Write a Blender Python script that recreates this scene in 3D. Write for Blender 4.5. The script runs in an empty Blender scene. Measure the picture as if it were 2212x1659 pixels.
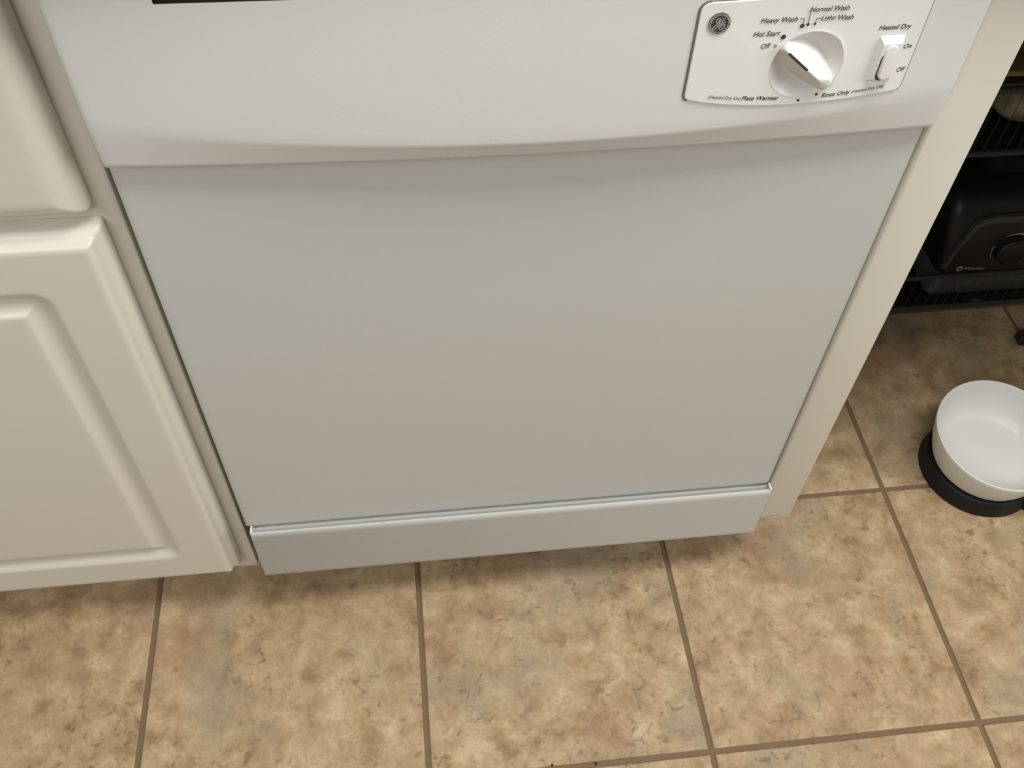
import bpy, bmesh, math, random
from mathutils import Vector, Matrix, noise

random.seed(7)
scene = bpy.context.scene
col = scene.collection

# ------------------------------------------------------------------ camera
CAM = Vector((0.209416, -0.556188, 1.130695))
PITCH, YAW, ROLL, FPX = 0.898663, 0.144777, 0.041504, 2052.7
fwd = Vector((math.sin(YAW) * math.cos(PITCH), math.cos(YAW) * math.cos(PITCH), -math.sin(PITCH)))
right = Vector((math.cos(YAW), -math.sin(YAW), 0))
up = right.cross(fwd)
r2 = right * math.cos(ROLL) + up * math.sin(ROLL)
u2 = up * math.cos(ROLL) - right * math.sin(ROLL)
cd = bpy.data.cameras.new('camera')
cam = bpy.data.objects.new('camera', cd)
col.objects.link(cam)
mw = Matrix((r2, u2, -fwd)).transposed().to_4x4()
mw.translation = CAM
cam.matrix_world = mw
cd.sensor_fit = 'HORIZONTAL'
cd.sensor_width = 36.0
cd.lens = FPX / 2212.0 * 36.0
cd.clip_start = 0.02
scene.camera = cam

# ------------------------------------------------------------------ light
world = bpy.data.worlds.new('world')
scene.world = world
world.use_nodes = True
bg = world.node_tree.nodes['Background']
bg.inputs[0].default_value = (1.0, 0.985, 0.965, 1)
bg.inputs[1].default_value = 0.12


def area(name, loc, target, sx, sy, power, colour):
    d = bpy.data.lights.new(name, 'AREA')
    d.shape = 'RECTANGLE'
    d.size = sx
    d.size_y = sy
    d.energy = power
    d.color = colour
    o = bpy.data.objects.new(name, d)
    o.location = loc
    o.rotation_euler = (Vector(target) - Vector(loc)).to_track_quat('-Z', 'Y').to_euler()
    col.objects.link(o)
    return o


area('ceiling_light', (0.80, -0.50, 2.42), (0.80, -0.50, 0.0), 1.2, 0.5, 40, (1.0, 0.98, 0.945))
area('window_light', (-0.80, -1.95, 2.1), (0.25, 0.0, 0.6), 1.4, 1.1, 29, (1.0, 0.998, 0.99))
area('side_fill_light', (2.8, -1.15, 1.6), (0.2, 0.0, 0.5), 1.2, 1.2, 34, (1.0, 0.998, 0.99))  # added fill from the right to brighten right-facing bevels, no known window

vs = scene.view_settings
vs.view_transform = 'Standard'
vs.look = 'None'
vs.gamma = 1.0
vs.use_curve_mapping = False
vs.exposure = -0.09


# ------------------------------------------------------------------ materials
def hexlin(c):
    return tuple(((v / 255) / 12.92 if v / 255 <= 0.04045 else ((v / 255 + 0.055) / 1.055) ** 2.4) for v in c) + (1,)


def mat(name, rgb, rough=0.5, spec=0.5, bump=0.0, bscale=200.0, metal=0.0, coat=0.0, mottle=0.0, mscale=6.0):
    m = bpy.data.materials.new(name)
    m.use_nodes = True
    nt = m.node_tree
    b = nt.nodes['Principled BSDF']
    b.inputs['Base Color'].default_value = hexlin(rgb)
    b.inputs['Roughness'].default_value = rough
    b.inputs['Specular IOR Level'].default_value = spec
    b.inputs['Metallic'].default_value = metal
    b.inputs['Coat Weight'].default_value = coat
    tc = nt.nodes.new('ShaderNodeTexCoord')
    if mottle:
        n = nt.nodes.new('ShaderNodeTexNoise')
        n.inputs['Scale'].default_value = mscale
        n.inputs['Detail'].default_value = 4
        nt.links.new(tc.outputs['Object'], n.inputs['Vector'])
        mx = nt.nodes.new('ShaderNodeMix')
        mx.data_type = 'RGBA'
        c = hexlin(rgb)
        mx.inputs[6].default_value = tuple(v * (1 - mottle) for v in c[:3]) + (1,)
        mx.inputs[7].default_value = tuple(min(1, v * (1 + mottle)) for v in c[:3]) + (1,)
        nt.links.new(n.outputs['Fac'], mx.inputs[0])
        nt.links.new(mx.outputs[2], b.inputs['Base Color'])
    if bump:
        n = nt.nodes.new('ShaderNodeTexNoise')
        n.inputs['Scale'].default_value = bscale
        n.inputs['Detail'].default_value = 3
        nt.links.new(tc.outputs['Object'], n.inputs['Vector'])
        bp = nt.nodes.new('ShaderNodeBump')
        bp.inputs['Strength'].default_value = bump
        bp.inputs['Distance'].default_value = 0.002
        nt.links.new(n.outputs['Fac'], bp.inputs['Height'])
        nt.links.new(bp.outputs['Normal'], b.inputs['Normal'])
    return m


def tile_material():
    m = bpy.data.materials.new('stone_tile')
    m.use_nodes = True
    nt = m.node_tree
    L = nt.links.new
    b = nt.nodes['Principled BSDF']
    tc = nt.nodes.new('ShaderNodeTexCoord')
    oi = nt.nodes.new('ShaderNodeObjectInfo')
    vm = nt.nodes.new('ShaderNodeVectorMath')
    vm.operation = 'SCALE'
    vm.inputs['Scale'].default_value = 37.0
    cmb = nt.nodes.new('ShaderNodeCombineXYZ')
    for i in range(3):
        L(oi.outputs['Random'], cmb.inputs[i])
    L(cmb.outputs[0], vm.inputs[0])
    add = nt.nodes.new('ShaderNodeVectorMath')
    L(tc.outputs['Object'], add.inputs[0])
    L(vm.outputs[0], add.inputs[1])
    vec = add.outputs[0]

    def nz(scale, detail=6, rough=0.6, dist=0.0):
        n = nt.nodes.new('ShaderNodeTexNoise')
        n.inputs['Scale'].default_value = scale
        n.inputs['Detail'].default_value = detail
        n.inputs['Roughness'].default_value = rough
        n.inputs['Distortion'].default_value = dist
        L(vec, n.inputs['Vector'])
        return n

    def ramp(src, stops):
        r = nt.nodes.new('ShaderNodeValToRGB')
        els = r.color_ramp.elements
        while len(els) < len(stops):
            els.new(0.5)
        for e, (p, c) in zip(els, stops):
            e.position = p
            e.color = c if len(c) == 4 else hexlin(c)
        L(src, r.inputs[0])
        return r

    def mix(fac, a, c, blend='MIX', f=1.0):
        x = nt.nodes.new('ShaderNodeMix')
        x.data_type = 'RGBA'
        x.blend_type = blend
        if fac is None:
            x.inputs[0].default_value = f
        else:
            L(fac, x.inputs[0])
        for s, v in ((6, a), (7, c)):
            if isinstance(v, tuple):
                x.inputs[s].default_value = v
            else:
                L(v, x.inputs[s])
        return x.outputs[2]

    # cloudy base, pale veils, grey-green patches, brown specks
    base = ramp(nz(30, 7, 0.62, 0.35).outputs['Fac'],
                [(0.33, (146, 120, 89)), (0.45, (167, 142, 108)), (0.56, (181, 156, 121)), (0.70, (198, 175, 141))])
    grey = ramp(nz(6.5, 4, 0.55, 0.3).outputs['Fac'], [(0.52, (0, 0, 0, 1)), (0.68, (0.62, 0.62, 0.62, 1))])
    c1 = mix(grey.outputs['Color'], base.outputs['Color'], hexlin((152, 140, 116)))
    pink = ramp(nz(8.3, 4, 0.5, 0.4).outputs['Fac'], [(0.54, (0, 0, 0, 1)), (0.70, (0.5, 0.5, 0.5, 1))])
    c2 = mix(pink.outputs['Color'], c1, hexlin((153, 122, 95)))
    spots = ramp(nz(90, 3, 0.55, 0.5).outputs['Fac'], [(0.565, (0, 0, 0, 1)), (0.70, (0.62, 0.62, 0.62, 1))])
    clump = ramp(nz(11, 3, 0.5).outputs['Fac'], [(0.38, (0, 0, 0, 1)), (0.58, (1, 1, 1, 1))])
    sm = mix(None, spots.outputs['Color'], clump.outputs['Color'], 'MULTIPLY')
    c3 = mix(sm, c2, hexlin((104, 82, 60)))
    fine = ramp(nz(240, 3, 0.6).outputs['Fac'], [(0.35, (0.90, 0.90, 0.90, 1)), (0.65, (1.05, 1.05, 1.05, 1))])
    c4 = mix(None, c3, fine.outputs['Color'], 'MULTIPLY')
    L(c4, b.inputs['Base Color'])
    b.inputs['Roughness'].default_value = 0.55
    b.inputs['Specular IOR Level'].default_value = 0.35
    bp = nt.nodes.new('ShaderNodeBump')
    bp.inputs['Strength'].default_value = 0.25
    bp.inputs['Distance'].default_value = 0.002
    L(nz(40, 5, 0.6).outputs['Fac'], bp.inputs['Height'])
    L(bp.outputs['Normal'], b.inputs['Normal'])
    return m


M_DW = mat('white_enamel_dimmed', (192, 192, 187), 0.38, 0.45, 0.06, 900, mottle=0.015, mscale=5)  # toned down to stand in for weaker light than on the console
M_DWP = mat('dishwasher_white_plastic', (213, 213, 209), 0.42, 0.4, 0.05, 1200)
M_PLATE = mat('control_plate_white', (226, 226, 221), 0.4, 0.4)
M_KNOB = mat('knob_white_plastic', (214, 212, 207), 0.38, 0.5)
M_INK = mat('grey_ink', (86, 82, 79), 0.6, 0.2)
M_INKD = mat('dark_ink', (62, 59, 57), 0.6, 0.2)
M_CAB = mat('cabinet_paint', (209, 205, 191), 0.34, 0.4, 0.05, 60)
M_GAP = mat('dark_gap', (40, 38, 34), 0.8, 0.2)
M_GROUT = mat('grout', (121, 102, 79), 0.9, 0.1, 0.4, 300, mottle=0.1, mscale=30)
M_TILE = tile_material()
M_WALL = mat('wall_paint', (190, 180, 160), 0.8, 0.2, 0.1, 90)
M_BLACK = mat('black_plastic', (20, 21, 22), 0.45, 0.4)
M_BLACKG = mat('dark_grey_plastic', (58, 60, 60), 0.5, 0.4)
M_WIRE = mat('dark_grey_wire', (40, 39, 37), 0.55, 0.4)
M_RUB = mat('black_rubber', (22, 22, 25), 0.55, 0.3)
M_CER = mat('white_ceramic', (220, 220, 216), 0.42, 0.5)
M_PAPER = mat('pale_plastic_film', (120, 112, 88), 0.5, 0.4, 0.3, 30, mottle=0.25, mscale=25)
M_BROWN = mat('brown_cardboard', (122, 98, 76), 0.8, 0.2, 0.1, 80, mottle=0.1, mscale=20)
M_LINER = mat('black_liner', (14, 14, 14), 0.8, 0.2)
M_SILVER = mat('emblem_silver', (172, 170, 165), 0.45, 0.5, metal=0.3)
M_EMBLEM = mat('emblem_dark', (66, 65, 64), 0.45, 0.4)
M_SCREEN = mat('pale_print', (170, 166, 154), 0.6, 0.2)
M_COUNTER = mat('counter_laminate', (150, 138, 120), 0.4, 0.4, mottle=0.1, mscale=40)
M_FOOT = mat('dark_brown_rubber', (46, 36, 26), 0.6, 0.3)


# ------------------------------------------------------------------ helpers
def link(name, me, m, parent=None, smooth=False, angle=None):
    o = bpy.data.objects.new(name, me)
    if m is not None and not me.materials:
        me.materials.append(m)
    col.objects.link(o)
    if parent is not None:
        o.parent = parent
    if smooth:
        for p in me.polygons:
            p.use_smooth = True
        if angle is not None:
            me.set_sharp_from_angle(angle=math.radians(angle))
    return o


def mesh(name, verts, faces, m, parent=None, smooth=False, angle=None):
    me = bpy.data.meshes.new(name)
    me.from_pydata([tuple(v) for v in verts], [], faces)
    me.validate()
    bm = bmesh.new()
    bm.from_mesh(me)
    bmesh.ops.recalc_face_normals(bm, faces=bm.faces)
    bm.to_mesh(me)
    bm.free()
    return link(name, me, m, parent, smooth, angle)


def flat(name, verts, faces, m, parent=None):
    me = bpy.data.meshes.new(name)
    me.from_pydata([tuple(v) for v in verts], [], faces)
    return link(name, me, m, parent)


def box_bm(bm, lo, hi, bevel=0.0, seg=2):
    lo, hi = Vector(lo), Vector(hi)
    g = bmesh.ops.create_cube(bm, size=1.0)
    c, s = (lo + hi) / 2, hi - lo
    for v in g['verts']:
        v.co = Vector((v.co.x * s.x + c.x, v.co.y * s.y + c.y, v.co.z * s.z + c.z))
    if bevel:
        es = set(e for v in g['verts'] for e in v.link_edges)
        bmesh.ops.bevel(bm, geom=list(es), offset=bevel, segments=seg, affect='EDGES', profile=0.5)


def box(name, lo, hi, m, parent=None, bevel=0.0, seg=2, smooth=False):
    bm = bmesh.new()
    box_bm(bm, lo, hi, bevel, seg)
    me = bpy.data.meshes.new(name)
    bm.to_mesh(me)
    bm.free()
    return link(name, me, m, parent, smooth, 40 if smooth else None)


def tube(points, r, n=8, closed=False):
    """verts, faces of a tube along a polyline"""
    pts = [Vector(p) for p in points]
    V, F = [], []
    k = len(pts)
    for i, p in enumerate(pts):
        a = pts[i - 1] if (i > 0 or closed) else pts[i]
        b = pts[(i + 1) % k] if (i < k - 1 or closed) else pts[i]
        t = (b - a).normalized()
        ref = Vector((0, 0, 1)) if abs(t.z) < 0.9 else Vector((1, 0, 0))
        s = t.cross(ref).normalized()
        w = s.cross(t).normalized()
        for j in range(n):
            an = 2 * math.pi * j / n
            V.append(p + s * (r * math.cos(an)) + w * (r * math.sin(an)))
    rng = k if closed else k - 1
    for i in range(rng):
        for j in range(n):
            a, b = i * n + j, i * n + (j + 1) % n
            c, d = ((i + 1) % k) * n + (j + 1) % n, ((i + 1) % k) * n + j
            F.append((a, b, c, d))
    if not closed:
        F.append(tuple(range(n - 1, -1, -1)))
        F.append(tuple(range((k - 1) * n, k * n)))
    return V, F


def merge(parts):
    V, F = [], []
    for v, f in parts:
        o = len(V)
        V += v
        F += [tuple(i + o for i in q) for q in f]
    return V, F


def empty(name, loc=(0, 0, 0)):
    o = bpy.data.objects.new(name, None)
    o.empty_display_size = 0.05
    o.location = loc
    col.objects.link(o)
    return o


def tag(o, label=None, cat=None, group=None, kind=None):
    if label:
        o['label'] = label
    if cat:
        o['category'] = cat
    if group:
        o['group'] = group
    if kind:
        o['kind'] = kind
    return o


def rrect(x0, x1, z0, z1, r, k=5):
    """rounded rectangle outline, counter clockwise in (x, z)"""
    out = []
    for cx, cz, a0 in ((x1 - r, z1 - r, 0), (x0 + r, z1 - r, 90), (x0 + r, z0 + r, 180), (x1 - r, z0 + r, 270)):
        for i in range(k + 1):
            a = math.radians(a0 + 90 * i / k)
            out.append((cx + r * math.cos(a), cz + r * math.sin(a)))
    return out


def ring_loft(name, rings, m, parent=None, smooth=True, angle=35, cap_back=True):
    """rings: list of (outline[(x,z)], y); joined in order, first and last capped"""
    V, F = [], []
    n = len(rings[0][0])
    for o, y in rings:
        V += [(x, y if not callable(y) else y(x, z), z) for x, z in o]
    for i in range(len(rings) - 1):
        for j in range(n):
            a, b = i * n + j, i * n + (j + 1) % n
            F.append((a, b, b + n, a + n))
    if cap_back:
        F.append(tuple(range(n)))
    F.append(tuple(range((len(rings) - 1) * n, len(rings) * n)))
    return mesh(name, V, F, m, parent, smooth, angle)


def S(t):
    t = max(0.0, min(1.0, t))
    return t * t * (3 - 2 * t)


# ------------------------------------------------------------------ floor
T, G = 0.330, 0.0066
GX, GY = 0.84066, 0.09725
floor = box('floor', (-1.5, -1.6, -0.05), (1.70, 0.64, -0.0022), M_GROUT)
tag(floor, kind='structure')
bm = bmesh.new()
h = (T - G) / 2
box_bm(bm, (-h, -h, -0.010), (h, h, 0.0), 0.0016, 2)
tile_me = bpy.data.meshes.new('tile')
bm.to_mesh(tile_me)
bm.free()
tile_me.materials.append(M_TILE)
for iy in range(-5, 2):
    for ix in range(-7, 2):
        x, y = GX + (ix + 0.5) * T, GY + (iy + 0.5) * T
        t = bpy.data.objects.new('tile', tile_me)
        t.location = (x, y, random.uniform(-0.0003, 0.0))
        t.rotation_euler = (0, 0, random.choice((0, 1, 2, 3)) * math.pi / 2)
        col.objects.link(t)
        t.parent = floor

# walls behind the cabinets and beside the open bay (in the dark)
tag(box('wall_back', (-1.5, 0.64, -0.05), (1.70, 0.72, 2.5), M_WALL), kind='structure')
tag(box('wall_right', (1.40, -0.22, -0.05), (1.48, 0.64, 2.5), M_WALL), kind='structure')  # unseen wall, carried forward to keep side light off bowl and bay

# ------------------------------------------------------------------ countertop (unseen, above the frame; put in for its shade)
ct = empty('countertop', (0.3, 0.3, 0.876))
tag(ct, 'unseen speckled beige laminate countertop, added for shade, running over the dishwasher and cabinets', 'countertop')


def local(o, parent):
    """parent keeping world coordinates"""
    o.parent = parent
    o.matrix_parent_inverse = Matrix.Translation(-Vector(parent.location))
    return o


local(box('counter_slab', (-1.2, -0.035, 0.876), (1.395, 0.635, 0.914), M_COUNTER, None, 0.006, 3, True), ct)
local(box('bay_shade_board', (0.643, 0.036, 0.770), (1.395, 0.054, 0.876), M_CAB, None), ct)  # added unseen board that keeps light out of the bay

# ------------------------------------------------------------------ base cabinet at the left
FY = 0.018            # face frame plane
CB = empty('base_cabinet', (-0.46, 0.3, 0.0))
tag(CB, 'cream painted kitchen base cabinet with raised-panel door, left of the dishwasher', 'cabinet')
XR = -0.0088
ZF0, ZF1 = 0.083, 0.874
local(box('carcass', (-0.92, FY + 0.019, ZF0 + 0.004), (XR - 0.003, 0.62, ZF1), M_CAB, None), CB)
local(box('toe_kick', (-0.92, 0.075, 0.0), (XR - 0.003, 0.093, ZF0 + 0.004), M_CAB, None), CB)
local(box('face_frame', (-0.92, FY, ZF0), (XR, FY + 0.019, ZF1), M_CAB, None, 0.0018, 2, False), CB)


def inset(b, d, r):
    x0, x1, z0, z1 = b
    return rrect(x0 + d, x1 - d, z0 + d, z1 - d, max(r, 0.0004), 6)


def cabinet_door(name, b):
    y0 = FY - 0.0005
    yf = -0.0075
    prof = [(0.0, y0, 0.003), (0.0, y0 - 0.010, 0.003), (0.0012, y0 - 0.0130, 0.003), (0.0045, y0 - 0.0150, 0.003),
            (0.0062, y0 - 0.0175, 0.003), (0.0070, yf + 0.0042, 0.002), (0.0085, yf + 0.0014, 0.002), (0.0112, yf, 0.001), (0.0150, yf, 0.001),
            (0.0500, yf, 0.017), (0.0520, yf, 0.017), (0.0545, yf + 0.0008, 0.016), (0.0590, yf + 0.0038, 0.013), (0.0625, yf + 0.0058, 0.010),
            (0.0650, yf + 0.0062, 0.006), (0.0675, yf + 0.0060, 0.002), (0.0715, yf + 0.0048, 0.001), (0.0745, yf + 0.0036, 0.0005),
            (0.0770, yf + 0.0018, 0.0005), (0.0785, yf + 0.0004, 0.0005), (0.0805, yf, 0.0005), (0.0850, yf, 0.0005)]
    return ring_loft(name, [(inset(b, d, r), y) for d, y, r in prof], M_CAB, None, True, 50)


def drawer_front(name, b):
    y0 = FY - 0.0005
    yf = -0.0075
    prof = [(0.0, y0, 0.003), (0.0, y0 - 0.009, 0.003), (0.0015, y0 - 0.0130, 0.003), (0.0045, y0 - 0.0175, 0.003),
            (0.0085, yf + 0.0038, 0.003), (0.0130, yf + 0.0012, 0.003), (0.0175, yf, 0.003), (0.0230, yf, 0.003)]
    return ring_loft(name, [(inset(b, d, r), y) for d, y, r in prof], M_CAB, None, True, 50)


local(cabinet_door('door', (-0.455, -0.0235, 0.109, 0.6420)), CB)
local(cabinet_door('door', (-0.905, -0.460, 0.109, 0.6420)), CB)
local(drawer_front('drawer_front', (-0.455, -0.0262, 0.656, 0.850)), CB)
local(drawer_front('drawer_front', (-0.905, -0.460, 0.656, 0.850)), CB)

# ------------------------------------------------------------------ end panel at the right of the dishwasher
EP = empty('end_panel', (0.63, 0.3, 0.0))
tag(EP, 'cream painted narrow end panel between the dishwasher and the open bay', 'panel')
EY = -0.003
local(box('stile', (0.5978, EY, 0.1300), (0.6405, EY + 0.034, 0.875), M_CAB, None, 0.0026, 3, True), EP)
local(box('side_board', (0.6238, EY + 0.034, 0.1300), (0.6402, 0.635, 0.875), M_CAB, None), EP)
local(box('toe_board', (0.6238, 0.085, 0.0), (0.6402, 0.635, 0.1300), M_CAB, None), EP)
# ragged paint along the lower edge of the stile
V, F = [], []
n = 26
for i in range(n + 1):
    x = 0.6035 + (0.6400 - 0.6035) * i / n
    d = 0.0016 + 0.0016 * abs(noise.noise(Vector((x * 420, 3.1, 0)))) * 2 * (1 if x < 0.630 else 0.15)
    if 0.611 < x < 0.614:
        d += 0.0016
    for y, dz in ((EY - 0.0003, 0.0), (EY - 0.0007, -d * 0.5), (EY + 0.0004, -d), (EY + 0.004, -d * 0.6)):
        V.append((x, y, 0.1318 + dz))
for i in range(n):
    for j in range(3):
        a = i * 4 + j
        F.append((a, a + 4, a + 5, a + 1))
local(mesh('paint_drips', V, F, M_KNOB, None, True), EP)

# ------------------------------------------------------------------ dishwasher
DW = empty('dishwasher', (0.2985, 0.3, 0.0))
tag(DW, 'white built-in dishwasher with dial control panel under the counter', 'dishwasher')
W = 0.597
XM = 0.2985


def bump(x):
    return max(0.0, 1 - ((x - XM) / 0.2985) ** 2)


def facey(x):
    return -0.012 - 0.012 * bump(x)


def part(o):
    return local(o, DW)


part(box('tub', (0.003, 0.034, 0.045), (0.594, 0.60, 0.868), M_GAP, None))
# lower door skin: gently rounded edges, tucked under the control panel
prof = [(0.0, 0.0335, 0.002), (0.0, 0.0035, 0.002), (0.0006, 0.0015, 0.002), (0.0020, 0.0003, 0.002), (0.0040, 0.0, 0.002), (0.0090, 0.0, 0.002)]
part(ring_loft('door_panel', [(rrect(d, W - d, 0.2034 + d * 0.6, 0.7045 - d * 0.5, r, 3), y) for d, y, r in prof], M_DW, None, True, 60))

# control panel: bowed face, folded back along an arc to a lower band; handle pocket cut in
PX0, PX1, PZ0 = 0.0665, 0.372, 0.8284
ZT = 0.868


def foldz(x):
    return 0.7405 - 0.0195 * bump(x)


xs = sorted(set([0.0, 0.0006, 0.002, 0.004] + [i * W / 60 for i in range(1, 60)] + [W - 0.004, W - 0.002, W - 0.0006, W] + [PX0, PX1]))
rows = []   # functions x -> (y, z)


def edge_round(x):
    d = min(x, W - x)
    return 0.0028 * (1 - math.sqrt(max(0, 1 - (1 - min(d, 0.004) / 0.004) ** 2)))


def mk(t):
    # band from bottom edge (t=0) to fold (t=1)
    def f(x):
        yb = -0.008 - 0.0085 * bump(x)
        yf = facey(x)
        z = 0.7060 + (foldz(x) - 0.7060) * t
        return (yb + (yf - yb) * t + edge_round(x), z)
    return f


def pz(x):
    return PZ0 + 0.0056 * (bump(x) - bump(PX0))


def up_row(k):
    def f(x):
        z0 = foldz(x)
        return (facey(x) + edge_round(x), z0 + (pz(x) - z0) * k)
    return f


rows.append(lambda x: (0.033, 0.7075))
rows.append(lambda x: (-0.004 - 0.0085 * bump(x) + edge_round(x), 0.7050))
rows.append(lambda x: (-0.0068 - 0.0085 * bump(x) + edge_round(x), 0.7052))
for t in (0.0, 0.1, 0.5, 0.86):
    rows.append(mk(t))


def fold_soft(x):
    return (facey(x) + 0.0004 + edge_round(x), foldz(x) - 0.0012)


def fold_soft2(x):
    return (facey(x) + 0.0001 + edge_round(x), foldz(x) + 0.0015)


rows.append(fold_soft)
rows.append(fold_soft2)
for k in (0.1, 0.35, 0.65, 0.98, 1.0):
    rows.append(up_row(k))
pocket_row = len(rows) - 1
for z in (0.8375, 0.853, 0.862):
    rows.append(lambda x, z=z: (facey(x) + edge_round(x), z))
rows.append(lambda x: (facey(x) + 0.002 + edge_round(x), ZT - 0.001))
rows.append(lambda x: (facey(x) + 0.006 + edge_round(x), ZT))
rows.append(lambda x: (0.033, ZT))
V, F = [], []
for f in rows:
    for x in xs:
        y, z = f(x)
        V.append((x, y, z))
nx = len(xs)
i0, i1 = xs.index(PX0), xs.index(PX1)
for r in range(len(rows) - 1):
    for i in range(nx - 1):
        if pocket_row <= r <= pocket_row + 1 and i0 <= i < i1:
            continue
        a = r * nx + i
        F.append((a, a + 1, a + nx + 1, a + nx))
for i in (0, nx - 1):
    F.append(tuple(r * nx + i for r in range(len(rows))))
F.append(tuple(range(nx)) + tuple(range(len(rows) * nx - 1, (len(rows) - 1) * nx - 1, -1)))
# pocket walls and floor
rb, rt = pocket_row, pocket_row + 2
loop = [rb * nx + i for i in range(i0, i1 + 1)] + [(rb + 1) * nx + i1] + [rt * nx + i for i in range(i1, i0 - 1, -1)] + [(rb + 1) * nx + i0]
off = len(V)
for k in loop:
    x, y, z = V[k]
    V.append((x, 0.033, z))
m_ = len(loop)
for j in range(m_):
    F.append((loop[j], loop[(j + 1) % m_], off + (j + 1) % m_, off + j))
F.append(tuple(range(off, off + m_)))
cpn = part(mesh('control_panel', V, F, M_DWP, None, True, 76))
cpn.data.materials.append(M_GAP)          # pocket interior coloured dark to stand in for its shade
for p in cpn.data.polygons:
    c = p.center
    if PX0 - 1e-4 <= c.x <= PX1 + 1e-4 and PZ0 - 1e-4 <= c.z <= 0.8535 and c.y > facey(c.x) + 0.004:
        p.material_index = 1

# lower access panel (kick plate) with a ledge along its top
KY, KT, KB, KL, KR = -0.012, 0.2055, 0.1085, 0.0058, 0.5965
sec = [(0.030, KB + 0.002), (KY + 0.004, KB), (KY + 0.0012, KB + 0.0006), (KY, KB + 0.0025), (KY, KB + 0.007), (KY, KT - 0.009), (KY, KT - 0.0042), (KY + 0.0006, KT - 0.0022),
       (KY + 0.0016, KT - 0.0008), (KY + 0.0030, KT - 0.0006), (KY + 0.0044, KT - 0.0016), (-0.0040, KT - 0.0062), (0.0010, KT - 0.0080), (0.030, KT - 0.0080)]
V, F = [], []
for x, sq in ((KL, 1.0), (KL + 0.0012, 0), (KR - 0.0012, 0), (KR, 1.0)):
    for y, z in sec:
        V.append((x, y + (0.0012 if sq and y < 0 else 0), z))
ns = len(sec)
for i in range(3):
    for j in range(ns):
        a, b = i * ns + j, i * ns + (j + 1) % ns
        F.append((a, b, b + ns, a + ns))
F.append(tuple(range(ns)))
F.append(tuple(range(3 * ns, 4 * ns)))
kp = part(mesh('kick_plate', V, F, M_DW, None, True, 45))
# little upturned end lugs of the ledge
for x0, x1 in ((KL, KL + 0.0022), (KR - 0.0022, KR)):
    lug = box('end_lug', (x0, KY + 0.0015, KT - 0.003), (x1, -0.0012, KT + 0.0022), M_DWP, None, 0.0006, 2, True)
    lug.parent = kp

# ---- control plate on the panel face
OFF = 0.0012


def conform(o, d):
    for v in o.data.vertices:
        v.co.y = facey(v.co.x) - d + v.co.y
    o.data.update()


def plate_bottom(x):
    t = (x - 0.476)
    return 0.7408 + (0.0088 * (t / 0.077) ** 2 if t < 0 else 0.0052 * (t / 0.077) ** 2)


def plate_outline(ins):
    x0, x1, z1 = 0.3962 + ins, 0.5528 - ins, 0.8206 - ins
    r = 0.0066 - ins
    pts = []
    zl, zr = plate_bottom(x0) + ins, plate_bottom(x1) + ins
    for cx, cz, a0 in ((x1 - r, z1 - r, 0), (x0 + r, z1 - r, 90)):
        for i in range(9):
            a = math.radians(a0 + 90 * i / 8)
            pts.append((cx + r * math.cos(a), cz + r * math.sin(a)))
    rb_ = 0.0042
    for i in range(7):
        a = math.radians(180 + 75 * i / 6)
        pts.append((x0 + rb_ + rb_ * math.cos(a), zl + rb_ * 0.9 + rb_ * math.sin(a)))
    for i in range(1, 20):
        x = x0 + 0.006 + (x1 - x0 - 0.012) * i / 20
        pts.append((x, plate_bottom(x) + ins))
    for i in range(7):
        a = math.radians(285 + 75 * i / 6)
        pts.append((x1 - rb_ + rb_ * math.cos(a), zr + rb_ * 0.9 + rb_ * math.sin(a)))
    return pts


CP = part(ring_loft('control_plate', [(plate_outline(0), lambda x, z: facey(x) + 0.002),
                                      (plate_outline(0), lambda x, z: facey(x) - OFF + 0.0005),
                                      (plate_outline(0.0005), lambda x, z: facey(x) - OFF)], M_PLATE, None, False, 40))
# finer cap: replace the big n-gon by strips that follow the bow
me = CP.data
bm = bmesh.new()
bm.from_mesh(me)
big = [f for f in bm.faces if len(f.verts) > 8]
for f in big:
    bmesh.ops.triangulate(bm, faces=[f])
for x in [0.40 + i * 0.01 for i in range(16)]:
    bmesh.ops.bisect_plane(bm, geom=bm.verts[:] + bm.edges[:] + bm.faces[:], plane_co=(x, 0, 0), plane_no=(1, 0, 0))
bm.to_mesh(me)
bm.free()
for v in me.vertices:
    if v.co.y < facey(v.co.x) - OFF + 0.0003:
        v.co.y = facey(v.co.x) - OFF
me.update()

# grey tubes painting the shade in the gap between plate and console: wider at the left, fine at top and right
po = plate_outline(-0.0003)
M_GAP_SHADE = mat('gap_shade_grey', (112, 106, 97), 0.7, 0.2)
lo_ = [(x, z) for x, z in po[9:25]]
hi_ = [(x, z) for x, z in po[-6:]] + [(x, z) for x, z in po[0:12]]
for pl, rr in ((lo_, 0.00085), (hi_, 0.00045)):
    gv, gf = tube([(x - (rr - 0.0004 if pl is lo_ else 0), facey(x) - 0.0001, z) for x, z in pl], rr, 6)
    g = mesh('plate_gap_shade', gv, gf, M_GAP_SHADE, None, True)
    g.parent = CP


def child(o, p):
    o.parent = p
    return o


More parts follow.
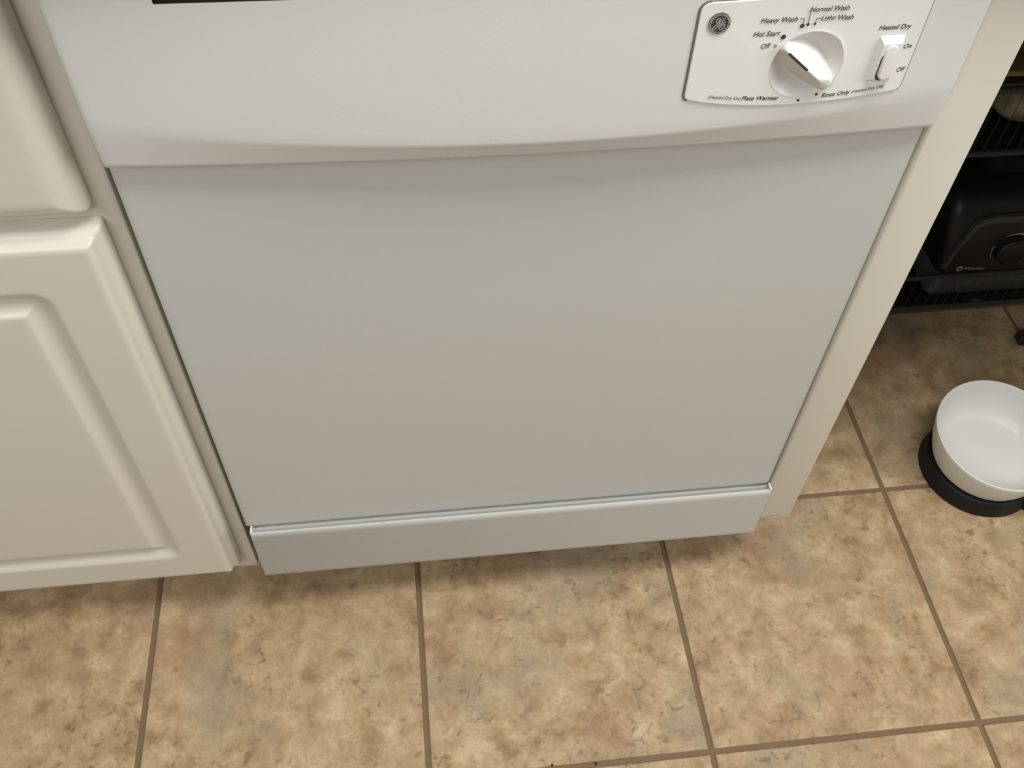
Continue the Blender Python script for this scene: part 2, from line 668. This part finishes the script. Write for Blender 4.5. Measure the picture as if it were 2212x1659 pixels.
def lettering(text, x0, z0, x1, z1, cap, parent=CP, m=M_INK, shear=0.22, bold=0.018, surf=None, name='lettering'):
    c = bpy.data.curves.new('t', 'FONT')
    c.body = text
    c.size = 1.0
    c.shear = shear
    c.offset = bold
    c.resolution_u = 3
    o = bpy.data.objects.new('t', c)
    col.objects.link(o)
    dg = bpy.context.evaluated_depsgraph_get()
    dg.update()
    me = bpy.data.meshes.new_from_object(o.evaluated_get(dg))
    bpy.data.objects.remove(o)
    bpy.data.curves.remove(c)
    us = [v.co.x for v in me.vertices]
    u0, u1 = min(us), max(us)
    caph = 0.73
    L_ = math.hypot(x1 - x0, z1 - z0)
    dx, dz = (x1 - x0) / L_, (z1 - z0) / L_
    s = L_ / (u1 - u0)
    for v in me.vertices:
        a = (v.co.x - u0) * s
        b = v.co.y * cap / caph
        x, z = x0 + dx * a - dz * b, z0 + dz * a + dx * b
        if surf is None:
            y = facey(x) - OFF - 0.00025
        else:
            x, y, z = surf(x, z)
        v.co = (x, y, z)
    me.materials.clear()
    me.update()
    ob = link(name, me, m, parent)
    return ob


lettering('Heavy Wash', 0.4370, 0.8048, 0.4618, 0.8044, 0.0036)
lettering('Normal Wash', 0.4682, 0.8104, 0.4950, 0.8102, 0.0036)
lettering('Light Wash', 0.4774, 0.8040, 0.4998, 0.8034, 0.0036)
lettering('Hot Start', 0.4343, 0.7953, 0.4523, 0.7952, 0.0037)
lettering('Off', 0.4416, 0.7862, 0.4483, 0.7866, 0.0036, bold=0.014)
lettering('Heated Dry', 0.5205, 0.7940, 0.5435, 0.7936, 0.0036)
lettering('On', 0.5436, 0.7786, 0.5492, 0.7788, 0.0036, bold=0.014)
lettering('Off', 0.5450, 0.7607, 0.5511, 0.7611, 0.0036, bold=0.014)
lettering('(Heated Dry On)', 0.4130, 0.7507, 0.4362, 0.7477, 0.0027, bold=0.006)
lettering('Plate Warmer', 0.4370, 0.7474, 0.4640, 0.7456, 0.0035)
lettering('Rinse Only', 0.4953, 0.7448, 0.5158, 0.7460, 0.0035)
lettering('(Heated Dry Off)', 0.5170, 0.7464, 0.5398, 0.7488, 0.0026, bold=0.006)


def dot(x, z, r, m=M_INKD, ring=False, name='mark'):
    n = 16
    if not ring:
        V = [(x + r * math.cos(2 * math.pi * i / n), 0, z + r * math.sin(2 * math.pi * i / n)) for i in range(n)]
        F = [tuple(range(n))]
    else:
        V, F = [], []
        for rr in (r, r * 0.55):
            V += [(x + rr * math.cos(2 * math.pi * i / n), 0, z + rr * math.sin(2 * math.pi * i / n)) for i in range(n)]
        for i in range(n):
            F.append((i, (i + 1) % n, n + (i + 1) % n, n + i))
    V = [(a, facey(a) - OFF - 0.0002, c) for a, b, c in V]
    o = flat(name, V, F, m, CP)
    return o


dot(0.4552, 0.7938, 0.00170)
dot(0.4512, 0.7876, 0.00105, ring=True)
dot(0.4660, 0.8009, 0.00148)
dot(0.4697, 0.8017, 0.00112)
dot(0.4743, 0.8018, 0.00090)
dot(0.4910, 0.7478, 0.00105)
dot(0.4788, 0.7440, 0.00105)


def strip(pts, w, name='leader_line', m=M_INK):
    V, F = [], []
    for k, (x, z) in enumerate(pts):
        a = Vector(pts[max(k - 1, 0)])
        b = Vector(pts[min(k + 1, len(pts) - 1)])
        t = (b - a).normalized()
        nn = Vector((-t.y, t.x)) * w / 2
        for s in (1, -1):
            xx, zz = x + nn.x * s, z + nn.y * s
            V.append((xx, facey(xx) - OFF - 0.00022, zz))
    for k in range(len(pts) - 1):
        F.append((2 * k, 2 * k + 1, 2 * k + 3, 2 * k + 2))
    return flat(name, V, F, m, CP)


strip([(0.4630, 0.8060), (0.4660, 0.8059), (0.4662, 0.8059), (0.4661, 0.8021)], 0.0005)
strip([(0.4690, 0.8112), (0.4697, 0.8020)], 0.0005)
strip([(0.4774, 0.8056), (0.4746, 0.8055), (0.4744, 0.8055), (0.4744, 0.8023)], 0.0005)

# ---- round emblem with ring, hooks and script monogram
EX, EZ, ER = 0.4097, 0.8063, 0.00725


def eflat(x, z, d):
    return (x, facey(x) - OFF - d, z)


n = 40
V, F = [], []
for rr, d in ((ER, -0.0005), (ER, 0.0006), (ER * 0.97, 0.0008)):
    V += [eflat(EX + rr * math.cos(2 * math.pi * i / n), EZ + rr * math.sin(2 * math.pi * i / n), d) for i in range(n)]
for k in range(2):
    for i in range(n):
        F.append((k * n + i, k * n + (i + 1) % n, (k + 1) * n + (i + 1) % n, (k + 1) * n + i))
F.append(tuple(range(n)))
F.append(tuple(range(2 * n, 3 * n)))
EM = part(mesh('emblem', V, F, M_EMBLEM, None, False))


def smooth_line(pts, sub=6):
    P = [Vector(p) for p in pts]
    out = []
    for i in range(len(P) - 1):
        p0, p1, p2, p3 = P[max(i - 1, 0)], P[i], P[i + 1], P[min(i + 2, len(P) - 1)]
        for k in range(sub):
            t = k / sub
            out.append(0.5 * ((2 * p1) + (p2 - p0) * t + (2 * p0 - 5 * p1 + 4 * p2 - p3) * t * t + (3 * p1 - p0 - 3 * p2 + p3) * t ** 3))
    out.append(P[-1])
    return out


def estroke(name, lines, w, m, d=0.0010):
    V, F = [], []
    for pts in lines:
        L_ = smooth_line(pts)
        base = len(V)
        for k, p in enumerate(L_):
            a, b = L_[max(k - 1, 0)], L_[min(k + 1, len(L_) - 1)]
            t = (b - a).normalized()
            nn = Vector((-t.y, t.x)) * (w / 2) * (0.75 + 0.4 * abs(t.y))
            for s in (1, -1):
                V.append(eflat(EX + ER * (p.x + nn.x * s), EZ + ER * (p.y + nn.y * s), d))
        for k in range(len(L_) - 1):
            F.append((base + 2 * k, base + 2 * k + 1, base + 2 * k + 3, base + 2 * k + 2))
    o = flat(name, V, F, m, EM)
    return o


def arc(r, a0, a1, k=10):
    return [(r * math.cos(math.radians(a0 + (a1 - a0) * i / k)), r * math.sin(math.radians(a0 + (a1 - a0) * i / k))) for i in range(k + 1)]


ringl = []
for a in (70, 340, 250, 160):
    arc_ = arc(0.84, a - 72, a + 2)
    ringl.append(arc_ + [(0.74 * math.cos(math.radians(a + 12)), 0.74 * math.sin(math.radians(a + 12)))])
estroke('ring_hooks', ringl, 0.10, M_SILVER)
estroke('outer_ring', [arc(0.955, 0, 360, 40)], 0.05, M_SILVER)
estroke('monogram', [
    [(-0.34, 0.20), (-0.36, 0.36), (-0.22, 0.53), (-0.05, 0.50), (-0.01, 0.30), (-0.07, 0.06), (-0.20, -0.22), (-0.34, -0.46), (-0.48, -0.55), (-0.58, -0.46),
     (-0.50, -0.26), (-0.32, -0.10), (-0.10, 0.00), (0.06, 0.10)],
    [(-0.34, 0.20), (-0.22, 0.10), (-0.13, 0.22), (-0.14, 0.38)],
    [(0.46, 0.54), (0.30, 0.50), (0.19, 0.32), (0.22, 0.14), (0.37, 0.10), (0.44, 0.22)],
    [(0.22, 0.12), (0.06, -0.04), (0.00, -0.28), (0.09, -0.48), (0.28, -0.53), (0.45, -0.36), (0.46, -0.12), (0.30, -0.01), (0.17, -0.14), (0.19, -0.29), (0.30, -0.28)],
], 0.10, M_SILVER, 0.0011)

# ---- rotary knob: round skirt with a raised grip
KX, KZ, KRAD = 0.4768, 0.7716, 0.0252
ang = math.radians(141)          # pointer direction, upper left
ca, sa = math.cos(ang), math.sin(ang)


def knob_h(u, v):
    """height over the plate; u along the grip (pointer at +u), v across"""
    r = math.hypot(u, v)
    t = min(r / KRAD, 1.0)
    # concave dish sunk into the console, lip just proud of the plate
    skirt = 0.0004 - 0.0088 * max(0.0, 1 - (t / 0.97) ** 2) ** 0.85
    # grip: leaf shaped in plan with a ridge along the middle
    s = u / KRAD
    half = 0.0056 + 0.0068 * max(0.0, 1 - (s / 1.02) ** 2) ** 0.85
    top = 0.0090 - 0.0010 * s * s - 0.0038 * S((-s - 0.30) / 0.70)
    av = abs(v)
    if av >= half:
        return skirt
    p = 0.10 + 0.40 * S((-s - 0.30) / 0.6)
    k = av / half
    if k < p:
        g = 1 - 0.06 * (k / p) ** 2
    else:
        g = 0.94 * (1 - (k - p) / (1 - p)) ** 0.85
    if t > 0.92:
        g *= 1 - 0.22 * ((t - 0.92) / 0.08) ** 2
    base = -0.0085
    return max(skirt, base + (top - base) * g)


NR, NA = 44, 120
V = []
F = []
yk = facey(KX) - OFF


def kpt(r, a, hh):
    u, v = r * math.cos(a), r * math.sin(a)
    x = u * ca - v * sa
    z = u * sa + v * ca
    return (KX + x, yk - hh, KZ + z)


V.append((KX, yk - knob_h(0, 0), KZ))
for i in range(1, NR + 1):
    r = KRAD * (i / NR) * 0.9999
    for j in range(NA):
        a = 2 * math.pi * j / NA
        V.append(kpt(r, a, knob_h(r * math.cos(a), r * math.sin(a))))
for j in range(NA):
    V.append(kpt(KRAD, 2 * math.pi * j / NA, -0.0102))
for j in range(NA):
    F.append((0, 1 + j, 1 + (j + 1) % NA))
for i in range(NR):
    for j in range(NA):
        a = 1 + i * NA + j
        b = 1 + i * NA + (j + 1) % NA
        F.append((a, b, b + NA, a + NA))
F.append(tuple(1 + NR * NA + j for j in range(NA)))
KN = part(mesh('knob', V, F, M_KNOB, None, True, 60))
KN['label'] = 'white plastic cycle knob with raised grip and black pointer line'
# round opening for the dial in console and plate
bmc = bmesh.new()
bmesh.ops.create_cone(bmc, cap_ends=True, segments=96, radius1=KRAD + 0.0002, radius2=KRAD + 0.0002, depth=0.0415,
                      matrix=Matrix.Translation((KX, yk - 0.010, KZ)) @ Matrix.Rotation(math.pi / 2, 4, 'X'))
cme = bpy.data.meshes.new('cutter')
bmc.to_mesh(cme)
bmc.free()
cut = bpy.data.objects.new('cutter', cme)
col.objects.link(cut)
for tgt in (cpn, CP):
    md = tgt.modifiers.new('opening', 'BOOLEAN')
    md.operation = 'DIFFERENCE'
    md.solver = 'EXACT'
    md.object = cut
    dg = bpy.context.evaluated_depsgraph_get()
    dg.update()
    nm = bpy.data.meshes.new_from_object(tgt.evaluated_get(dg))
    tgt.modifiers.remove(md)
    old = tgt.data
    tgt.data = nm
    bpy.data.meshes.remove(old)
bpy.data.objects.remove(cut)
bpy.data.meshes.remove(cme)

# pointer line pressed along the ridge
V, F = [], []
NU = 24
for i in range(NU + 1):
    u = 0.0030 + 0.0206 * i / NU
    w = 0.0009 * (1 if 0 < i < NU else 0.5)
    for v in (-w, w):
        x = u * ca - v * sa
        z = u * sa + v * ca
        V.append((KX + x, yk - knob_h(u, 0) - 0.0004, KZ + z))
for i in range(NU):
    F.append((2 * i, 2 * i + 1, 2 * i + 3, 2 * i + 2))
flat('pointer_line', V, F, M_INKD, KN)

# ---- rocker switch
bx0, bx1, bz0, bz1 = 0.5238, 0.5418, 0.7552, 0.7893


def sy(d):
    return lambda x, z: facey(x) - OFF - d


BZ = part(ring_loft('switch_bezel', [(rrect(bx0, bx1, bz0, bz1, 0.0006, 3), sy(-0.0006)),
                                     (rrect(bx0, bx1, bz0, bz1, 0.0006, 3), sy(0.0001)),
                                     (rrect(bx0 + 0.0026, bx1 - 0.0022, bz0 + 0.0034, bz1 - 0.0040, 0.0006, 3), sy(0.0042)),
                                     (rrect(bx0 + 0.0029, bx1 - 0.0025, bz0 + 0.0037, bz1 - 0.0043, 0.0006, 3), sy(0.0043))],
                     M_PLATE, None, False))
cx_ = 0.5332
rings = []
for d, ins in ((0.0030, 0.0), (0.0048, 0.0), (0.0056, 0.0003), (0.0061, 0.0009), (0.0062, 0.0016)):
    o = rrect(cx_ - 0.0047 + ins, cx_ + 0.0047 - ins, 0.7592 + ins, 0.7848 - ins, 0.0046 - ins, 8)
    rings.append((o, (lambda x, z, d=d: facey(x) - OFF - d - (0.0012 * (0.772 - z) / 0.0125 if d > 0.004 else 0))))
rk = ring_loft('rocker', rings, M_KNOB, None, True, 50)
rk.parent = BZ
o = rrect(cx_ - 0.0056, cx_ + 0.0036, 0.7579, 0.7790, 0.0044, 8)
sl = ring_loft('rocker_shadow', [(o, sy(0.0035)), (o, sy(0.0044))], M_INKD, None, False)  # dark slab offset to lower left, painted shadow under the rocker
sl.parent = BZ

# ------------------------------------------------------------------ pet bowl on its black stand
BC = Vector((0.9858, 0.1166))
ad = math.radians(-12)
AX = Vector((math.cos(ad), math.sin(ad)))
DD = 0.104


def fig8(r, z, tilt, n=40):
    """outline of two joined discs"""
    c2 = BC + AX * DD
    a = math.acos(min(1.0, DD / (2 * r))) if 2 * r > DD else 0.02
    pts = []
    for i in range(n + 1):
        an = ad + a + (2 * math.pi - 2 * a) * i / n
        pts.append(Vector((BC.x + r * math.cos(an), BC.y + r * math.sin(an))))
    for i in range(n + 1):
        an = ad + math.pi + a + (2 * math.pi - 2 * a) * i / n
        pts.append(Vector((c2.x + r * math.cos(an), c2.y + r * math.sin(an))))
    mid = BC + AX * DD * 0.5
    return [(p.x, p.y, z + tilt * (0.107 * (p.y - BC.y) + 0.019 * (p.x - BC.x))) for p in pts]


def fig8_loft(name, prof, m, parent=None):
    V, F = [], []
    k = 0
    for r, z, t in prof:
        ring = fig8(r, z, t)
        k = len(ring)
        V += ring
    for i in range(len(prof) - 1):
        for j in range(k):
            a, b = i * k + j, i * k + (j + 1) % k
            F.append((a, b, b + k, a + k))
    F.append(tuple(range(k)))
    F.append(tuple(range((len(prof) - 1) * k, len(prof) * k)))
    return mesh(name, V, F, m, parent, True, 50)


st = fig8_loft('bowl_stand', [(0.0785, 0.0, 0), (0.0800, 0.0015, 0), (0.0800, 0.004, 0), (0.0785, 0.012, 0), (0.0765, 0.022, 0.2), (0.0750, 0.0268, 0.3),
                              (0.0730, 0.0280, 0.3), (0.060, 0.0280, 0.3)], M_RUB)
tag(st, 'low black rubber stand under the white pet bowl on the tiles', 'stand')
bw = fig8_loft('pet_bowl', [(0.060, 0.0290, 0.3), (0.0690, 0.0295, 0.3), (0.0712, 0.0320, 0.3), (0.0745, 0.040, 0.4), (0.0795, 0.055, 0.6), (0.0835, 0.071, 0.8),
                            (0.0858, 0.082, 0.95), (0.0866, 0.0875, 1), (0.0864, 0.0890, 1), (0.0852, 0.0897, 1), (0.0838, 0.0890, 1), (0.0830, 0.0870, 1),
                            (0.0815, 0.078, 0.9), (0.0775, 0.062, 0.7), (0.0725, 0.050, 0.5), (0.0665, 0.0425, 0.4), (0.0600, 0.0400, 0.4), (0.050, 0.0390, 0.4)], M_CER)
tag(bw, 'glossy white ceramic pet bowl on a black stand', 'bowl')

# ------------------------------------------------------------------ wheeled basket cart in the open bay
CY0, CY1, CX0, CX1 = 0.352, 0.600, 0.735, 1.192
CART = empty('basket_cart', (0.97, 0.47, 0.0))
tag(CART, 'dark wire basket cart standing in the shadowy bay beside the end panel', 'cart')


def cpart(o):
    return local(o, CART)


posts = []
for x in (CX0, CX1):
    for y in (CY0, CY1):
        v, f = tube([(x, y, 0.045), (x, y, 0.53)], 0.006, 10)
        cpart(mesh('post', v, f, M_BLACKG, None, True, 60))


def loop_rail(name, z, r, m):
    pts = rrect(CX0, CX1, CY0, CY1, 0.02, 5)
    v, f = tube([(x, y, z) for x, y in pts], r, 8, True)
    return cpart(mesh(name, v, f, m, None, True))


def basket(zr, zb, name):
    loop_rail('rim_rail', zr, 0.0042, M_WIRE)
    loop_rail('bottom_rail', zb, 0.0045, M_WIRE)
    parts = []
    x = CX0 + 0.012
    while x < CX1:
        for y in (CY0, CY1):
            parts.append(tube([(x, y, zr), (x + 0.0015, y, (zr + zb) / 2), (x, y, zb)], 0.00055, 4))
        parts.append(tube([(x, CY0, zb), (x, CY1, zb)], 0.0007, 4))
        x += 0.0155
    y = CY0 + 0.014
    while y < CY1:
        for xx in (CX0, CX1):
            parts.append(tube([(xx, y, zr), (xx, y, zb)], 0.00055, 4))
        y += 0.0155
    v, f = merge(parts)
    o = cpart(mesh('wire_mesh', v, f, M_WIRE, None))
    tag(o, kind='stuff')


basket(0.4755, 0.381, 'upper')
basket(0.1575, 0.093, 'lower')
loop_rail('guard_rail', 0.4985, 0.0035, M_BROWN)
# flat black band under the guard rail; black cloth skirt sagging below the lower basket
cpart(box('black_band', (CX0 + 0.004, CY0 + 0.006, 0.480), (CX1 - 0.004, CY0 + 0.008, 0.497), M_LINER, None))
cpart(box('lining_floor', (CX0 + 0.006, CY0 + 0.010, 0.3850), (CX1 - 0.006, CY1 - 0.006, 0.3875), M_LINER, None))
cpart(box('lining_floor', (CX0 + 0.006, CY0 + 0.010, 0.0985), (CX1 - 0.006, CY1 - 0.006, 0.1005), M_LINER, None))
V, F = [], []
NX = 80
for i in range(NX + 1):
    x = CX0 + 0.004 + (CX1 - CX0 - 0.008) * i / NX
    sag = 0.079 + 0.003 * math.sin(x * 41)
    sag += 0.018 * math.exp(-((x - 1.050) / 0.030) ** 2)
    sag += 0.017 * math.exp(-((x - 0.915) / 0.018) ** 2)
    for y, z in ((CY0 + 0.0065, 0.1075), (CY0 + 0.0065, sag), (CY0 + 0.0085, sag), (CY0 + 0.0085, 0.1075)):
        V.append((x, y, z))
for i in range(NX):
    for j in range(4):
        a, b = i * 4 + j, i * 4 + (j + 1) % 4
        F.append((a, b, b + 4, a + 4))
F += [(0, 1, 2, 3), tuple(NX * 4 + j for j in range(4))]
cpart(mesh('lining_skirt', V, F, M_LINER, None, True, 40))
# casters
for x in (CX0, CX1 - 0.030):
    for y in (CY0 - 0.008, CY1):
        pts = []
        V, F = [], []
        n = 20
        for yy, rr in ((-0.008, 0.011), (-0.0065, 0.0125), (0.0065, 0.0125), (0.008, 0.011)):
            V += [(x + rr * math.cos(2 * math.pi * i / n), y + yy, 0.0127 + rr * math.sin(2 * math.pi * i / n)) for i in range(n)]
        for k in range(3):
            for i in range(n):
                F.append((k * n + i, k * n + (i + 1) % n, (k + 1) * n + (i + 1) % n, (k + 1) * n + i))
        F += [tuple(range(n)), tuple(range(3 * n, 4 * n))]
        cw = cpart(mesh('caster', V, F, M_FOOT, None, True, 40))
        xp, yp = (CX0 if x < 1 else CX1), (CY0 if y < 0.45 else CY1)
        v, f = tube([(x, y, 0.014), (x * 0.6 + xp * 0.4, y * 0.6 + yp * 0.4, 0.030), (xp, yp, 0.044), (xp, yp, 0.050)], 0.004, 8)
        fork = mesh('caster_stem', v, f, M_BLACKG, None, True)
        fork.parent = cw

# ------------------------------------------------------------------ blender base in the lower basket
BL = empty('blender_base', (1.075, 0.47, 0.1012))
tag(BL, 'black blender motor base with round dial in the lower wire basket', 'blender')
BXL, BXR, BYF = 0.972, 1.182, 0.374


def bpart(o):
    return local(o, BL)


def frustum(name, secs, m, r=0.015, smooth=True):
    """secs: (x0,x1,y0,y1,z)"""
    V, F = [], []
    k = 0
    for x0, x1, y0, y1, z in secs:
        pts = rrect(x0, x1, y0, y1, r, 5)
        k = len(pts)
        V += [(x, y, z) for x, y in pts]
    for i in range(len(secs) - 1):
        for j in range(k):
            a, b = i * k + j, i * k + (j + 1) % k
            F.append((a, b, b + k, a + k))
    F += [tuple(range(k)), tuple(range((len(secs) - 1) * k, len(secs) * k))]
    return mesh(name, V, F, m, None, smooth, 40)


bpart(frustum('foot', [(BXL + 0.002, BXR - 0.002, BYF - 0.006, 0.590, 0.1012), (BXL, BXR, BYF - 0.008, 0.592, 0.106), (BXL + 0.012, BXR - 0.012, BYF - 0.002, 0.585, 0.1345), (BXL + 0.014, BXR - 0.014, BYF + 0.003, 0.580, 0.1362)], M_BLACKG, 0.012))
bpart(frustum('housing', [(BXL + 0.010, BXR - 0.010, BYF + 0.004, 0.578, 0.1362), (BXL + 0.003, BXR - 0.003, BYF + 0.006, 0.580, 0.190), (BXL - 0.004, BXR + 0.004, BYF + 0.012, 0.580, 0.238), (BXL, BXR, BYF + 0.024, 0.572, 0.256), (BXL + 0.012, BXR - 0.012, BYF + 0.045, 0.560, 0.268), (BXL + 0.045, BXR - 0.045, BYF + 0.070, 0.535, 0.272)], M_BLACK, 0.016))
bpart(frustum('jar_seat', [(1.027, 1.127, 0.44, 0.54, 0.270), (1.030, 1.124, 0.443, 0.537, 0.296), (1.036, 1.118, 0.449, 0.531, 0.298)], M_LINER, 0.02))


def fy(z):
    """front plane of the housing"""
    return BYF + 0.004 + (z - 0.1362) * 0.05


# grey surround of the control face, an open frame shaped like a flat-topped arch
oo = [(0.982, 0.150), (0.990, 0.190), (1.002, 0.228), (1.012, 0.239), (1.030, 0.243), (1.124, 0.243), (1.142, 0.239), (1.152, 0.228), (1.164, 0.190), (1.172, 0.150)]
ii = [(0.988, 0.150), (0.996, 0.188), (1.008, 0.222), (1.015, 0.229), (1.030, 0.232), (1.124, 0.232), (1.139, 0.229), (1.146, 0.222), (1.158, 0.188), (1.166, 0.150)]
V, F = [], []
for lst, d in ((oo, -0.002), (oo, 0.0045), (ii, 0.0045), (ii, -0.002)):
    V += [(x, fy(z) - d, z) for x, z in lst]
k = len(oo)
for a in range(3):
    for j in range(k - 1):
        F.append((a * k + j, a * k + j + 1, (a + 1) * k + j + 1, (a + 1) * k + j))
for j in range(k - 1):
    F.append((3 * k + j, 3 * k + j + 1, j + 1, j))
F += [(0, k, 2 * k, 3 * k), (k - 1, 2 * k - 1, 3 * k - 1, 4 * k - 1)]
bpart(mesh('face_surround', V, F, M_BLACKG, None, True, 30))
V = [(x, fy(z) - 0.0015, z) for x, z in ii] + [(1.166, fy(0.1372) - 0.0015, 0.1372), (0.988, fy(0.1372) - 0.0015, 0.1372)]
V2 = [(x, y + 0.004, z) for x, y, z in V]
k = len(V)
FC = bpart(mesh('control_face', V + V2, [tuple(range(k)), tuple(range(k, 2 * k))] + [(j, (j + 1) % k, k + (j + 1) % k, k + j) for j in range(k)], M_BLACK, None))


def bsurf(x, z):
    return (x, fy(z) - 0.0019, z)


lettering('Vitamix', 1.0195, 0.1432, 1.0520, 0.1413, 0.0052, FC, M_SCREEN, 0.0, 0.015, bsurf, 'lettering')
# small round mark before the name
V, F = [], []
n = 20
for rr in (0.0050, 0.0024):
    V += [bsurf(1.0125 + rr * math.cos(2 * math.pi * i / n), 0.1455 + rr * math.sin(2 * math.pi * i / n)) for i in range(n)]
F = [(i, (i + 1) % n, n + (i + 1) % n, n + i) for i in range(n)]
flat('round_mark', V, F, M_SCREEN, FC)
# switch symbol: short bar with a base line
for x0, x1, z0, z1 in ((1.0245, 1.0270, 0.2090, 0.2150), (1.0205, 1.0310, 0.2055, 0.2072)):
    flat('switch_symbol', [bsurf(x0, z0), bsurf(x1, z0), bsurf(x1, z1), bsurf(x0, z1)], [(0, 1, 2, 3)], M_WIRE, FC)
# dial with printed arc
DX, DZ = 1.078, 0.179
V, F = [], []
n = 28
for rr, d in ((0.024, -0.001), (0.0235, 0.010), (0.021, 0.0125), (0.019, 0.013)):
    V += [(DX + rr * math.cos(2 * math.pi * i / n), fy(DZ) - d, DZ + rr * math.sin(2 * math.pi * i / n)) for i in range(n)]
for k in range(3):
    for i in range(n):
        F.append((k * n + i, k * n + (i + 1) % n, (k + 1) * n + (i + 1) % n, (k + 1) * n + i))
F += [tuple(range(n)), tuple(range(3 * n, 4 * n))]
bpart(mesh('dial', V, F, M_BLACK, None, True, 40))


def darc(a0, a1, w, r=0.0285):
    V, F = [], []
    k = 14
    for i in range(k + 1):
        a = math.radians(a0 + (a1 - a0) * i / k)
        ww = w * (0.25 + 0.75 * i / k)
        for rr in (r - ww / 2, r + ww / 2):
            V.append(bsurf(DX + rr * math.cos(a), DZ + rr * math.sin(a)))
    for i in range(k):
        F.append((2 * i, 2 * i + 1, 2 * i + 3, 2 * i + 2))
    flat('dial_scale', V, F, M_SCREEN, FC)


darc(215, 165, 0.0016)
darc(125, 60, 0.0030)

# ------------------------------------------------------------------ contents of the upper basket


def lump(name, c, s, m, seed, amp=0.25, sub=4):
    bm = bmesh.new()
    bmesh.ops.create_icosphere(bm, subdivisions=sub, radius=1.0)
    for v in bm.verts:
        p = v.co.copy()
        k = 1 + amp * noise.noise(p * 1.7 + Vector((seed, 0, 0))) + amp * 0.5 * abs(noise.noise(p * 4.0 + Vector((0, seed, 0))))
        # squared-off, flattened base
        q = Vector([math.copysign(abs(t) ** 0.75, t) for t in p]) * k
        v.co = Vector((c[0] + q.x * s[0], c[1] + q.y * s[1], c[2] + max(q.z, -1.0) * s[2]))
    me = bpy.data.meshes.new(name)
    bm.to_mesh(me)
    bm.free()
    return link(name, me, m, None, True)


bag = lump('plastic_bag', (1.045, 0.435, 0.4155), (0.085, 0.055, 0.026), M_PAPER, 3.0)
tag(bag, 'crumpled pale yellowish bag lying in the upper wire basket', 'bag')
bxo = empty('cardboard_box', (1.07, 0.545, 0.388))
tag(bxo, 'plain brown cardboard box standing in the upper wire basket behind the bag', 'box')
local(box('box_body', (0.98, 0.508, 0.3885), (1.17, 0.588, 0.515), M_BROWN, None, 0.002, 2), bxo)
local(box('box_flap', (0.982, 0.510, 0.515), (1.168, 0.548, 0.517), M_BROWN, None), bxo)
local(box('box_flap', (0.982, 0.549, 0.515), (1.168, 0.586, 0.517), M_BROWN, None), bxo)

# ------------------------------------------------------------------ crumbs by the near grout line
for (cx, cy, cz, r, lab) in ((0.3225, -0.2287, -0.0005, 0.0015, 'tiny dark brown crumb at the tile edge, left of the two specks'),
                             (0.3732, -0.2318, -0.0018, 0.0016, 'tiny dark crumb lying in the near grout line, right of the two specks')):
    bm = bmesh.new()
    bmesh.ops.create_icosphere(bm, subdivisions=2, radius=r)
    for v in bm.verts:
        v.co *= 1 + 0.5 * noise.noise(v.co * 900 + Vector((cx * 50, 0, 0)))
        v.co.z = max(v.co.z * 0.6, -r * 0.3) + r * 0.3
    me = bpy.data.meshes.new('crumb')
    bm.to_mesh(me)
    bm.free()
    o = link('crumb', me, M_FOOT, None, True)
    o.location = (cx, cy, cz)
    tag(o, lab, 'crumb', 'crumbs on the floor')
